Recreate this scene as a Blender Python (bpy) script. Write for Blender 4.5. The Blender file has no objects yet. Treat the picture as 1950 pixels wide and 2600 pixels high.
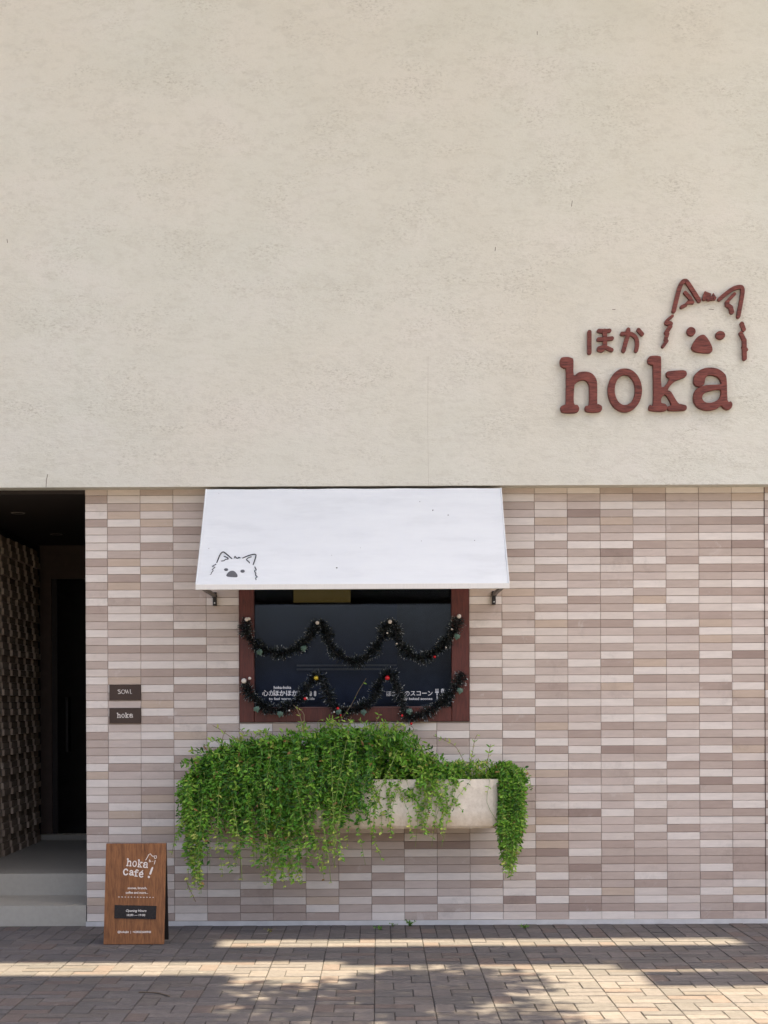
import bpy, math, random
import numpy as np
from mathutils import Matrix, Vector
random.seed(7); RNG = np.random.default_rng(7)
S = bpy.context.scene
COL = S.collection
R = math.radians

# ---------------------------------------------------------------- camera
F, D, H, ROLL = 3700.0, 11.09, 1.70, 0.0044      # focal length in photo pixels, distance to wall, eye height, roll
CX, CY = 960.0, 1780.0                           # principal point in the 1950 x 2600 photo
cd = bpy.data.cameras.new('camera'); cam = bpy.data.objects.new('camera', cd); COL.objects.link(cam)
cam.location = (0, -D, H); cam.rotation_euler = (math.pi/2, ROLL, 0)
cd.sensor_fit = 'VERTICAL'; cd.sensor_height = 36; cd.lens = 36*F/2600
cd.shift_x = (975-CX)/2600; cd.shift_y = (CY-1300)/2600
cd.clip_start = .1; cd.clip_end = 600
S.camera = cam
# ---------------------------------------------------------------- sky, sun, exposure
LIGHT = Vector((-0.35, 0.10, -1.0))              # the way sunlight travels
tosun = (-LIGHT).normalized()
w = bpy.data.worlds.new('World'); S.world = w; w.use_nodes = True
nt = w.node_tree; bg = nt.nodes['Background']; sky = nt.nodes.new('ShaderNodeTexSky')
sky.sky_type = 'NISHITA'; sky.sun_disc = False
sky.sun_elevation = math.asin(tosun.z); sky.sun_rotation = math.atan2(tosun.x, tosun.y)
sky.air_density = 0.8; sky.dust_density = 7.0; sky.ozone_density = 0.5; sky.altitude = 10
nt.links.new(sky.outputs[0], bg.inputs[0]); bg.inputs[1].default_value = 0.09
sd = bpy.data.lights.new('sun', 'SUN'); sun = bpy.data.objects.new('sun', sd); COL.objects.link(sun)
sd.energy = 5.0; sd.angle = R(0.5); sd.color = (1.0, .85, .58)
sun.rotation_euler = LIGHT.to_track_quat('-Z', 'Y').to_euler(); sun.location = (8, -4, 20)
S.view_settings.view_transform = 'Standard'; S.view_settings.look = 'None'
S.view_settings.gamma = 1; S.view_settings.exposure = 2.22
S.view_settings.use_curve_mapping = False
S.render.engine = 'CYCLES'
S.cycles.max_bounces = 8; S.cycles.caustics_reflective = False; S.cycles.caustics_refractive = False
S.cycles.use_denoising = True

# ---------------------------------------------------------------- helpers
def ray(px, py):
    a = (px-CX)/F; b = (CY-py)/F
    return Vector(((a+ROLL*b), 1.0, (b-ROLL*a)))/(1)
def onwall(px, py, p=0.0):                       # point seen at that pixel, p metres in front of the tile face
    return Vector((0, -D, H)) + ray(px, py)*(D-p)
def onground(px, py, z=0.0):
    r = ray(px, py); return Vector((0, -D, H)) + r*((z-H)/r.z)
class Plane:                                     # a flat face with its own right (U) and up (V) axes
    def __init__(s, O, U, V):
        s.O = Vector(O); s.U = Vector(U).normalized(); s.V = Vector(V); s.V = (s.V - s.U*s.V.dot(s.U)).normalized(); s.N = s.U.cross(s.V)
        s.M = Matrix((( s.U.x, s.V.x, s.N.x, s.O.x), (s.U.y, s.V.y, s.N.y, s.O.y), (s.U.z, s.V.z, s.N.z, s.O.z), (0,0,0,1)))
    def uv(s, px, py):
        C = Vector((0,-D,H)); r = ray(px, py); t = (s.O-C).dot(s.N)/r.dot(s.N); q = C+r*t-s.O
        return q.dot(s.U), q.dot(s.V)
def wallplane(p): return Plane((0,-p,0), (1,0,0), (0,0,1))

def srgb(r, g, b):
    f = lambda c: (c/255/12.92) if c <= 10 else ((c/255+.055)/1.055)**2.4
    return (f(r), f(g), f(b))
class NT:
    def __init__(s, name):
        s.m = bpy.data.materials.new(name); s.m.use_nodes = True; s.t = s.m.node_tree; s.b = s.t.nodes['Principled BSDF']
    def n(s, typ, **k):
        nd = s.t.nodes.new(typ)
        for a, v in k.items(): setattr(nd, a, v)
        return nd
    def l(s, a, b): s.t.links.new(a, b)
    def noise(s, vec, scale, detail=6, rough=.6, dist=0):
        nd = s.n('ShaderNodeTexNoise'); nd.inputs['Scale'].default_value = scale; nd.inputs['Detail'].default_value = detail
        nd.inputs['Roughness'].default_value = rough; nd.inputs['Distortion'].default_value = dist; s.l(vec, nd.inputs['Vector']); return nd.outputs['Fac']
    def pos(s, sc=(1,1,1), obj=False):
        if obj: o = s.n('ShaderNodeTexCoord').outputs['Object']
        else: o = s.n('ShaderNodeNewGeometry').outputs['Position']
        mp = s.n('ShaderNodeMapping'); mp.inputs['Scale'].default_value = sc; s.l(o, mp.inputs['Vector']); return mp.outputs['Vector']
    def ramp(s, fac, stops):
        r = s.n('ShaderNodeValToRGB'); e = r.color_ramp.elements
        while len(e) < len(stops): e.new(.5)
        for i, (p, c) in enumerate(stops): e[i].position = p; e[i].color = (*c, 1) if len(c) == 3 else c
        s.l(fac, r.inputs['Fac']); return r.outputs['Color']
    def mix(s, fac, a, b, mode='MIX'):
        m = s.n('ShaderNodeMix', data_type='RGBA', blend_type=mode)
        for sock, v in ((m.inputs[0], fac), (m.inputs[6], a), (m.inputs[7], b)):
            if hasattr(v, 'links'): s.l(v, sock)
            elif isinstance(v, (int, float)): sock.default_value = v
            else: sock.default_value = (*v, 1)
        return m.outputs[2]
    def bump(s, h, strength=.3, dist=.01):
        b = s.n('ShaderNodeBump'); b.inputs['Strength'].default_value = strength; b.inputs['Distance'].default_value = dist
        s.l(h, b.inputs['Height']); s.l(b.outputs['Normal'], s.b.inputs['Normal'])
    def col(s, c):
        if hasattr(c, 'links'): s.l(c, s.b.inputs['Base Color'])
        else: s.b.inputs['Base Color'].default_value = (*c, 1)
    def rough(s, r, spec=.5):
        s.b.inputs['Roughness'].default_value = r; s.b.inputs['Specular IOR Level'].default_value = spec
def plain(name, c, rough=.6, var=.12, scale=14, bump=.15, bscale=90, spec=.4, metal=0, sc=(1,1,1)):
    t = NT(name); v = t.pos(sc)
    t.col(t.ramp(t.noise(v, scale, 5), [(.25, tuple(x*(1-var) for x in c)), (.75, tuple(min(1, x*(1+var)) for x in c))]))
    t.bump(t.noise(v, bscale, 4), bump, .003); t.rough(rough, spec); t.b.inputs['Metallic'].default_value = metal
    return t.m

class MB:
    def __init__(s): s.v = []; s.f = []; s.mi = []
    def add(s, vs, fs, mi=0):
        o = len(s.v); s.v += [tuple(x) for x in vs]; s.f += [tuple(i+o for i in f) for f in fs]; s.mi += [mi]*len(fs); return s
    def box(s, x0, x1, y0, y1, z0, z1, mi=0):
        vs = [(x,y,z) for x in (x0,x1) for y in (y0,y1) for z in (z0,z1)]
        return s.add(vs, [(0,1,3,2),(4,6,7,5),(0,4,5,1),(2,3,7,6),(0,2,6,4),(1,5,7,3)], mi)
    def cham(s, x0, x1, y0, y1, z0, z1, c=.004, face='-y', mi=0):   # box whose seen face has a bevel
        if face == '-y':
            vs = [(x0,y1,z0),(x1,y1,z0),(x1,y1,z1),(x0,y1,z1),(x0,y0+c,z0),(x1,y0+c,z0),(x1,y0+c,z1),(x0,y0+c,z1),
                  (x0+c,y0,z0+c),(x1-c,y0,z0+c),(x1-c,y0,z1-c),(x0+c,y0,z1-c)]
            fs = [(8,9,10,11)] + [(4+i,4+(i+1)%4,8+(i+1)%4,8+i) for i in range(4)] + [(i,(i+1)%4,4+(i+1)%4,4+i) for i in range(4)]
        else:
            vs = [(x0,y0,z0),(x1,y0,z0),(x1,y1,z0),(x0,y1,z0),(x0,y0,z1-c),(x1,y0,z1-c),(x1,y1,z1-c),(x0,y1,z1-c),
                  (x0+c,y0+c,z1),(x1-c,y0+c,z1),(x1-c,y1-c,z1),(x0+c,y1-c,z1)]
            fs = [(8,9,10,11)] + [(4+i,4+(i+1)%4,8+(i+1)%4,8+i) for i in range(4)] + [(i,(i+1)%4,4+(i+1)%4,4+i) for i in range(4)]
        return s.add(vs, fs, mi)
    def tube(s, pts, rad, n=7, mi=0, cap=True):
        pts = [Vector(p) for p in pts]; rings = []
        for i, p in enumerate(pts):
            t = (pts[min(i+1,len(pts)-1)]-pts[max(i-1,0)]).normalized()
            a = t.cross(Vector((0,0,1)) if abs(t.z) < .9 else Vector((1,0,0))).normalized(); b = t.cross(a)
            r = rad[i] if hasattr(rad, '__len__') else rad
            rings.append([p + a*r*math.cos(k*2*math.pi/n) + b*r*math.sin(k*2*math.pi/n) for k in range(n)])
        vs = [q for rg in rings for q in rg]
        fs = [(i*n+k, i*n+(k+1)%n, (i+1)*n+(k+1)%n, (i+1)*n+k) for i in range(len(pts)-1) for k in range(n)]
        if cap: fs += [tuple(range(n))[::-1], tuple(range((len(pts)-1)*n, len(pts)*n))]
        return s.add(vs, fs, mi)
    def sphere(s, c, r, nu=12, nv=8, mi=0, sq=1):
        c = Vector(c); vs = [c+Vector((0,0,r*sq))]
        for j in range(1, nv):
            th = math.pi*j/nv
            vs += [c+Vector((r*math.sin(th)*math.cos(2*math.pi*i/nu), r*math.sin(th)*math.sin(2*math.pi*i/nu), r*sq*math.cos(th))) for i in range(nu)]
        vs.append(c-Vector((0,0,r*sq))); fs = [(0,1+i,1+(i+1)%nu) for i in range(nu)]
        for j in range(nv-2): fs += [(1+j*nu+i, 1+(j+1)*nu+i, 1+(j+1)*nu+(i+1)%nu, 1+j*nu+(i+1)%nu) for i in range(nu)]
        L = len(vs)-1; fs += [(L, 1+(nv-2)*nu+(i+1)%nu, 1+(nv-2)*nu+i) for i in range(nu)]
        return s.add(vs, fs, mi)
    def mesh(s, name, mats, smooth=False):
        me = bpy.data.meshes.new(name); me.from_pydata(s.v, [], s.f)
        for m in (mats if isinstance(mats, (list, tuple)) else [mats]): me.materials.append(m)
        if len(set(s.mi)) > 1: me.polygons.foreach_set('material_index', s.mi)
        if smooth: me.polygons.foreach_set('use_smooth', [True]*len(s.f))
        me.validate(); me.update(); return me
    def obj(s, name, mats, parent=None, smooth=False): return link(name, s.mesh(name, mats, smooth), parent)
def link(name, me, parent=None):
    o = bpy.data.objects.new(name, me); COL.objects.link(o)
    if parent is not None:
        o.parent = parent
        q = parent; off = Vector((0,0,0))
        while q is not None: off += q.location; q = q.parent
        o.location = -off                        # meshes are built in world coordinates
    return o
def thing(name, label, cat, loc=(0,0,0), group=None, parent=None):
    o = bpy.data.objects.new(name, None); COL.objects.link(o); o.location = loc; o.empty_display_size = .1
    if label: o['label'] = label; o['category'] = cat
    if group: o['group'] = group
    if parent is not None: o.parent = parent
    return o

def smooth_path(pts, n=8, closed=False):
    P = [Vector(p) for p in pts]; out = []; N = len(P)
    rng = range(N if closed else N-1)
    for i in rng:
        if closed: a, b, c, d = P[i-1], P[i], P[(i+1)%N], P[(i+2)%N]
        else: a, b, c, d = P[max(i-1,0)], P[i], P[i+1], P[min(i+2,N-1)]
        for k in range(n):
            t = k/n; out.append(.5*((2*b)+(c-a)*t+(2*a-5*b+4*c-d)*t*t+(3*b-a-3*c+d)*t**3))
    if not closed: out.append(P[-1])
    return out
def fill_mesh(name, loops, plane, depth, mat, bevel=0.0, res=3):
    """closed outlines in plane coordinates (first outer, others holes) -> extruded mesh standing on the plane"""
    cu = bpy.data.curves.new(name, 'CURVE'); cu.dimensions = '2D'; cu.fill_mode = 'BOTH'
    for lp in loops:
        sp = cu.splines.new('POLY'); sp.points.add(len(lp)-1); sp.use_cyclic_u = True
        for q, p in zip(sp.points, lp): q.co = (p[0], p[1], 0, 1)
    cu.extrude = depth/2; cu.bevel_depth = bevel; cu.bevel_resolution = 1; cu.offset = -bevel
    return curve_to_mesh(name, cu, plane, depth/2+bevel, mat)
def curve_to_mesh(name, cu, plane, lift, mat, local=None):
    ob = bpy.data.objects.new('tmp', cu); COL.objects.link(ob)
    dg = bpy.context.evaluated_depsgraph_get(); dg.update()
    me = bpy.data.meshes.new_from_object(ob.evaluated_get(dg)); bpy.data.objects.remove(ob); bpy.data.curves.remove(cu)
    me.name = name
    if local is not None: me.transform(local)
    me.transform(Matrix.Translation((0,0,lift))); me.transform(plane.M)
    me.materials.clear(); me.materials.append(mat); return me
def text_mesh(name, s, plane, px, py, hpx, mat, align='CENTER', depth=.0006, rot=0, bold=0.0, sx=1.0, shear=0.0):
    """default-font text; hpx = size of an em in photo pixels, baseline at py"""
    u, v = plane.uv(px, py); u2, v2 = plane.uv(px, py-hpx)
    cu = bpy.data.curves.new(name, 'FONT'); cu.body = s; cu.size = math.hypot(u2-u, v2-v); cu.align_x = align
    cu.extrude = depth/2; cu.offset = bold; cu.resolution_u = 3; cu.shear = shear
    return curve_to_mesh(name, cu, plane, depth/2, mat, Matrix.Translation((u,v,0)) @ Matrix.Rotation(rot,4,'Z') @ Matrix.Diagonal((sx,1,1,1)))
def stroke_loop(pts, wd):
    """round-ended ribbon outline round a polyline; wd number or list"""
    P = [Vector(p) for p in pts]; n = len(P); L = []; Rr = []
    W = [x/2 for x in wd] if hasattr(wd, '__len__') else [wd/2]*n
    for i in range(n):
        t = (P[min(i+1,n-1)]-P[max(i-1,0)]).normalized(); q = Vector((-t.y, t.x))
        L.append(P[i]+q*W[i]); Rr.append(P[i]-q*W[i])
    def cap(c, fr, r):
        a0 = math.atan2(fr.y-c.y, fr.x-c.x); return [c+Vector((math.cos(a0-math.pi*k/6), math.sin(a0-math.pi*k/6)))*r for k in range(1,6)]
    return L + cap(P[-1], L[-1], W[-1]) + Rr[::-1] + cap(P[0], Rr[0], W[0])
def ribbon(mb, plane, pts, wd, z0, z1, n=5, smooth=True):
    """stroke as a raised ribbon added to mb (quad strip, round caps)"""
    P = [Vector(p) for p in pts]
    if smooth and len(P) > 2: P = smooth_path([p.to_3d() for p in P], n); P = [Vector((p.x, p.y)) for p in P]
    m = len(P); W = [wd/2]*m; vs = []; fs = []
    for i in range(m):
        t = P[min(i+1,m-1)]-P[max(i-1,0)]; t = t.normalized() if t.length > 1e-9 else Vector((1,0)); q = Vector((-t.y,t.x))
        for sgn in (1,-1):
            for z in (z0, z1): vs.append((P[i].x+q.x*W[i]*sgn, P[i].y+q.y*W[i]*sgn, z))
    for i in range(m-1):
        a = i*4; b = a+4
        fs += [(a+1,b+1,b+3,a+3),(a,a+1,b+1,b)[::-1],(a+2,b+2,b+3,a+3)[::-1]]
    for (c, idx, sg) in ((P[0],0,-1),(P[-1],m-1,1)):                 # round caps
        t = (P[min(idx+1,m-1)]-P[max(idx-1,0)]).normalized()*sg; a0 = math.atan2(t.y,t.x)-math.pi/2; o = len(vs); k = 7
        for j in range(k):
            a = a0+math.pi*j/(k-1)
            for z in (z0,z1): vs.append((c.x+math.cos(a)*wd/2, c.y+math.sin(a)*wd/2, z))
        fs.append(tuple(o+2*j+1 for j in range(k))); fs += [(o+2*j,o+2*j+2,o+2*j+3,o+2*j+1) for j in range(k-1)]
    mb.add([plane.M @ Vector(v) for v in vs], fs)
def ell(c, rx, ry, n=20): return [(c[0]+rx*math.cos(2*math.pi*k/n), c[1]+ry*math.sin(2*math.pi*k/n)) for k in range(n)]

# ---------------------------------------------------------------- materials
def stucco_mat():
    t = NT('stucco'); v = t.pos((1,1,2.0)); v2 = t.pos(); v3 = t.pos((1,1,1.5))
    big = t.noise(t.pos((1,1,1.7)), 1.15, 6, .62, .3); patch = t.ramp(t.noise(v, 1.9, 7, .68, .3), [(.46,(0,0,0)),(.66,(1,1,1))])
    crk = t.noise(v, 42, 5, .62, .5); grain = t.noise(v3, 210, 3, .6); mid = t.noise(v, 11, 7, .66, .2)
    c = t.ramp(big, [(.3, srgb(206,205,193)), (.5, srgb(211,210,199)), (.7, srgb(215,212,203))])
    c = t.mix(t.ramp(t.noise(v2, .55, 3, .5), [(.4,(0,0,0)),(.72,(.55,)*3)]), c, srgb(216,208,194))
    fl = t.ramp(crk, [(.36,(.75,)*3),(.47,(0,0,0))]); fl = t.mix(1.0, fl, patch, 'MULTIPLY')
    c = t.mix(fl, c, srgb(176,171,158))
    lt = t.mix(1.0, t.ramp(crk, [(.56,(0,0,0)),(.66,(.5,)*3)]), patch, 'MULTIPLY'); c = t.mix(lt, c, srgb(222,219,209))
    c = t.mix(t.ramp(grain, [(.35,(.32,)*3),(.5,(0,0,0))]), c, srgb(188,184,172))
    c = t.mix(t.ramp(mid, [(.36,(.35,)*3),(.5,(0,0,0))]), c, srgb(194,190,178))
    t.col(c); t.rough(.92, .2)
    pm = t.n('ShaderNodeMath', operation='MULTIPLY'); t.l(crk, pm.inputs[0]); t.l(patch, pm.inputs[1])
    a = t.n('ShaderNodeMath', operation='MULTIPLY_ADD'); t.l(pm.outputs[0], a.inputs[0]); a.inputs[1].default_value = .8; t.l(mid, a.inputs[2])
    b = t.n('ShaderNodeMath', operation='MULTIPLY_ADD'); t.l(grain, b.inputs[0]); b.inputs[1].default_value = .25; t.l(a.outputs[0], b.inputs[2])
    t.bump(b.outputs[0], .6, .012); return t.m
M_stucco = stucco_mat()
def tile_mat(name, c, wear):
    t = NT(name); v = t.pos((1,1,1)); vs = t.pos((1,1,5)); ob = t.n('ShaderNodeObjectInfo')
    base = t.ramp(t.noise(vs, 7, 6, .65), [(.25, tuple(x*.90 for x in c)), (.75, tuple(x*1.08 for x in c))])
    base = t.mix(t.ramp(t.noise(v, 3.1, 8, .75), [(.56,(0,0,0)),(.66,(wear,wear,wear))]), base, tuple(x*.72 for x in c))
    base = t.mix(t.ramp(t.noise(v, 5.3, 7, .7, .4), [(.60,(0,0,0)),(.68,(wear*.8,)*3)]), base, srgb(206,196,190))
    t.col(base); t.rough(.75, .3); t.bump(t.noise(vs, 45, 5), .25, .002); return t.m
TONES = [srgb(218,208,199), srgb(209,197,187), srgb(195,180,170), srgb(183,167,156), srgb(172,154,143), srgb(155,136,126), srgb(190,171,154)]
M_tile = [tile_mat('glazed_tile', c, .5) for c in TONES]
M_grout = plain('grout', srgb(142,127,117), .95, .15, 20, .4)
M_plinth = plain('plinth_paint', srgb(200,198,196), .8, .12, 9, .3)
M_step = plain('step_terrazzo', srgb(166,161,150), .55, .06, 30, .1)
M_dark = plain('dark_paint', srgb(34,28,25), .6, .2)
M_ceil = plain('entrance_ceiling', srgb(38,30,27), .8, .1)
M_blockm = [plain('entrance_brick', srgb(*c), .85, .15, 12, .3) for c in ((168,148,130),(154,135,118),(178,159,141))]
M_trim = plain('entrance_trim', srgb(84,70,62), .8)
M_glassdoor = plain('door_glass', (.004,.004,.005), .12, .1, spec=.5, bump=0)
M_white = plain('white_metal', srgb(205,203,198), .5, .05)
M_awn = NT('awning_canvas')
v = M_awn.pos(); vv = M_awn.pos((1.2,1.2,6))
c = M_awn.ramp(M_awn.noise(vv, 1.6, 5, .6), [(.25, srgb(208,211,213)), (.45, srgb(216,219,221)), (.75, srgb(221,224,225))])
M_awn.col(c); M_awn.rough(.75, .25)
bn = M_awn.n('ShaderNodeMath', operation='MULTIPLY_ADD'); M_awn.l(M_awn.noise(v, 500, 2), bn.inputs[0]); bn.inputs[1].default_value = .03; M_awn.l(M_awn.noise(vv, 1.3, 3), bn.inputs[2])
M_awn.bump(bn.outputs[0], .35, .03); M_awn = M_awn.m
M_valance = plain('awning_edge', srgb(222,219,213), .8, .06, 60, .2, sc=(4,1,.2))
M_print = plain('printed_grey', srgb(52,54,58), .7, .05)
M_blob = plain('printed_midgrey', srgb(92,93,98), .7, .05)
M_steel = plain('bracket_steel', srgb(112,104,98), .5, .1)
M_black = plain('black_steel', srgb(30,27,26), .45, .1)
def wood_mat(name, a, b, dark, axis=(14,14,1.1), rough=.55, sc=3.0, stain=.5):
    t = NT(name); v = t.pos(axis); n1 = t.noise(v, sc, 8, .65, 1.2); n2 = t.noise(v, sc*4, 6, .7)
    c = t.ramp(n1, [(.3, a), (.65, b)]); c = t.mix(t.ramp(n2, [(.35,(stain,)*3),(.55,(0,0,0))]), c, dark)
    t.col(c); t.rough(rough, .35); t.bump(n2, .2, .002); return t.m
M_frame = wood_mat('red_brown_window_wood', srgb(78,34,28), srgb(100,47,38), srgb(44,19,17), (10,10,1.0), .45)
M_sign = wood_mat('red_sign_wood', srgb(98,48,42), srgb(134,74,64), srgb(52,22,21), (1.2,8,15), .65, 2.6, .95)
M_board = wood_mat('aboard_wood', srgb(120,77,45), srgb(148,99,60), srgb(70,39,23), (16,16,.7), .5, 2.0, .65)
M_plate = plain('bronze_plate', srgb(62,48,42), .4, .12, 6, .05, metal=.3)
M_letter = plain('pale_lettering', srgb(222,214,206), .6, .03)
M_decal = plain('white_decal', srgb(232,232,235), .6, .03)
M_planter = None
def planter_mat():
    t = NT('planter_stone'); v = t.pos(); n = t.noise(v, 30, 7, .7)
    c = t.ramp(n, [(.3, srgb(208,196,178)), (.7, srgb(232,222,206))])
    z = t.n('ShaderNodeSeparateXYZ'); t.l(t.n('ShaderNodeNewGeometry').outputs['Position'], z.inputs[0])
    mr = t.n('ShaderNodeMapRange'); mr.inputs[1].default_value = .90; mr.inputs[2].default_value = .76; t.l(z.outputs[2], mr.inputs[0])
    mm = t.n('ShaderNodeMath', operation='MULTIPLY'); t.l(mr.outputs[0], mm.inputs[0]); t.l(t.noise(t.pos((3,3,1)), 3, 5), mm.inputs[1])
    t.col(t.mix(mm.outputs[0], c, srgb(170,136,84))); t.rough(.85, .25); t.bump(n, .5, .006); return t.m
M_planter = planter_mat()
M_soil = plain('soil', srgb(40,30,24), .95, .3)
def leaf_mat(name, stops, trans=.25, rough=.45):
    t = NT(name); at = t.n('ShaderNodeAttribute', attribute_name='tint')
    c = t.ramp(at.outputs['Fac'], stops); t.col(c); t.rough(rough, .4)
    if trans:
        t.b.inputs['Transmission Weight'].default_value = 0
        tr = t.n('ShaderNodeBsdfTranslucent'); t.l(c, tr.inputs['Color']); mx = t.n('ShaderNodeMixShader'); mx.inputs[0].default_value = trans
        t.l(t.b.outputs[0], mx.inputs[1]); t.l(tr.outputs[0], mx.inputs[2]); t.l(mx.outputs[0], t.t.nodes['Material Output'].inputs['Surface'])
    return t.m
M_leaf = leaf_mat('leaf_green', [(0, srgb(42,86,24)), (.3, srgb(80,136,36)), (.6, srgb(122,170,52)), (.88, srgb(164,190,80)), (.975, srgb(176,180,90)), (1, srgb(150,112,66))])
M_treeleaf = leaf_mat('tree_leaf', [(0, srgb(40,70,25)), (1, srgb(80,110,40))])
M_stem = plain('stem_green', srgb(120,140,70), .6)
M_twig = plain('twig_dry', srgb(128,110,84), .8)
M_bark = plain('bark', srgb(92,80,68), .9, .2)
M_tinsel = leaf_mat('garland_tinsel', [(0, srgb(14,18,17)), (.55, srgb(26,34,32)), (.68, srgb(66,78,74)), (.82, srgb(146,152,150)), (1, srgb(210,214,214))], 0, .35)
M_ivy = plain('ivy_leaf', srgb(78,102,88), .5, .15)
M_pearl = plain('pearl_bauble', srgb(214,204,192), .25, .04, bump=0)
M_gold = plain('gold_bauble', srgb(204,176,58), .25, .05, bump=0, metal=.4)
M_red = plain('red_bauble', srgb(196,28,34), .25, .05, bump=0)
PAVE = [srgb(91,87,87), srgb(85,82,82), srgb(97,92,91), srgb(90,85,83), srgb(94,85,82)]
def pave_mat(name, c):
    t = NT(name); v = t.pos()
    b = t.ramp(t.noise(v, 22, 8, .75), [(.25, tuple(x*.72 for x in c)), (.75, tuple(x*1.25 for x in c))])
    b = t.mix(t.ramp(t.noise(v, 1.4, 6, .7), [(.5,(0,0,0)),(.7,(.5,)*3)]), b, tuple(x*.7 for x in c))
    b = t.mix(t.ramp(t.noise(t.pos((1,1.6,1)), 7.5, 6, .7), [(.62,(0,0,0)),(.72,(.35,)*3)]), b, srgb(150,145,138))
    t.col(b); t.rough(.85, .25); t.bump(t.noise(v, 160, 5), .5, .004); return t.m
M_pave = [pave_mat('paver', c) for c in PAVE]
M_joint = plain('joint_soil', srgb(44,41,39), .95, .25, 25, .5)
M_ground = plain('street_ground', srgb(112,111,112), .9, .12, 3, .4)
M_shade_board = plain('shade_board_paint', srgb(128,128,130), .8)
def glass_mat():
    t = NT('window_glass'); tr = t.n('ShaderNodeBsdfTransparent'); tr.inputs[0].default_value = (.66,.70,.76,1)
    gl = t.n('ShaderNodeBsdfGlossy'); gl.inputs['Roughness'].default_value = .02; gl.inputs['Color'].default_value = (.78,.86,1,1)
    fr = t.n('ShaderNodeFresnel'); fr.inputs[0].default_value = 1.5; mx = t.n('ShaderNodeMixShader')
    t.l(fr.outputs[0], mx.inputs[0]); t.l(tr.outputs[0], mx.inputs[1]); t.l(gl.outputs[0], mx.inputs[2]); t.l(mx.outputs[0], t.t.nodes['Material Output'].inputs['Surface'])
    return t.m
M_glass = glass_mat()
M_room = plain('room_paint', srgb(58,56,56), .8)
M_room2 = plain('room_panel', srgb(108,112,122), .8)
M_amber_glow = plain('amber_panel_glow', srgb(132,106,52), .6)
M_rail = plain('room_rail', srgb(150,150,152), .4)
for _m in (M_amber_glow,):
    _b = _m.node_tree.nodes['Principled BSDF']; _b.inputs['Emission Color'].default_value = (.8,.5,.12,1); _b.inputs['Emission Strength'].default_value = .02  # faint glow added so the amber blind shows behind the dim glass

# ================================================================ THE PLACE
# ---------------------------------------------------------------- ground and pavers
g = MB().add([(-150,-200,-.014),(150,-200,-.014),(150,100,-.014),(-150,100,-.014)], [(0,1,2,3)]).obj('ground', M_ground); g['kind'] = 'structure'
pave = MB().add([(-5.5,-6.3,-.0045),(5.5,-6.3,-.0045),(5.5,.16,-.0045),(-5.5,.16,-.0045)], [(0,1,2,3)]).obj('pavement', M_joint); pave['kind'] = 'structure'
UW, UR = .1117, .104                               # paver unit width, row depth
pavers = []
def inframe(x, y):
    d = D+y; X = CX+F*x/d; Y = CY+F*H/d
    return -10 < X < 1960 and Y < 2612
xs = -5.4
k = 0
xb = -5.39
while xb < 5.3:
    off = 0.0; y = -.026-random.random()*.008; r = 0; flip = (k % 2)
    # first rows along the wall: short blocks laid three abreast
    for dd in (.2, .2, .2):
        for i in range(3): pavers.append((xb+i*UW, xb+(i+1)*UW, y-dd, y))
        y -= dd
    while y > -6.2:
        if (r+flip) % 2 == 0:
            pavers.append((xb, xb+UW, y-2*UR, y)); pavers.append((xb+UW, xb+3*UW, y-UR, y)); pavers.append((xb+UW, xb+3*UW, y-2*UR, y-UR))
        else:
            pavers.append((xb+2*UW, xb+3*UW, y-2*UR, y)); pavers.append((xb, xb+2*UW, y-UR, y)); pavers.append((xb, xb+2*UW, y-2*UR, y-UR))
        y -= 2*UR; r += 1
    xb += 3*UW; k += 1
vis = [i for i, p in enumerate(pavers) if inframe((p[0]+p[1])/2, (p[2]+p[3])/2)]
vis.sort(key=lambda i: pavers[i][2]); singles = set(vis[:300])
cache = {}; rest = MB()
for i, (x0,x1,y0,y1) in enumerate(pavers):
    tone = random.choices(range(5), (30,26,20,14,10))[0]; jz = random.uniform(-.0012,.0025); g2 = random.uniform(.0018,.0042)
    if i in singles:
        key = (round(x1-x0,3), round(y1-y0,3), tone)
        if key not in cache:
            wx, wy = (x1-x0)/2-.0022, (y1-y0)/2-.0085
            cache[key] = MB().cham(-wx,wx,-wy,wy,-.05,0,.003,'z').mesh('paver', M_pave[tone])
        o = bpy.data.objects.new('paver', cache[key]); COL.objects.link(o); o.parent = pave
        o.location = ((x0+x1)/2+random.uniform(-.001,.001), (y0+y1)/2+random.uniform(-.001,.001), jz)
        o.rotation_euler = (random.uniform(-.010,.010), random.uniform(-.008,.008), random.uniform(-.012,.012))
    else:
        rest.cham(x0+g2*.8,x1-g2*.8,y0+g2*2.8,y1-g2*2.8,-.05,jz,.003,'z',tone)
ro = rest.obj('paver_field', M_pave, pave); ro['kind'] = 'stuff'

# ---------------------------------------------------------------- the building
ZT = 3.315                                           # underside of the rendered upper wall
OV = .15                                             # how far the upper wall stands out
X0, XL = -2.055, -2.224                              # first full tile column, tile wall's left end
bld = thing('cafe_building', 'two-storey cafe with plain beige render above a pinkish tiled ground floor', 'building')
uw = MB().box(-9, 9, -OV, .32, ZT, 12.6).obj('upper_wall', M_stucco, bld)
mb = MB()                                            # fine cracks and a casting joint in the render
wp = wallplane(OV); M_crack = plain('crack_dark', srgb(126,118,106), .9)
for pts, wd in ((((1453,510),(1451,524)),1.6), (((1258,628),(1257,637)),1.8), (((18,608),(19,616)),1.8), (((121,1205),(118,1218),(117,1236)),2.0),
                (((1555,786),(1562,786)),1.8), (((1800,785),(1812,786)),1.6), (((1364,80),(1364,88)),1.5)):
    mb = MB(); ribbon(mb, wp, [wp.uv(*p) for p in pts], wd*.003, -.001, .0006, smooth=False); mb.obj('crack', M_crack, uw)
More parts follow.
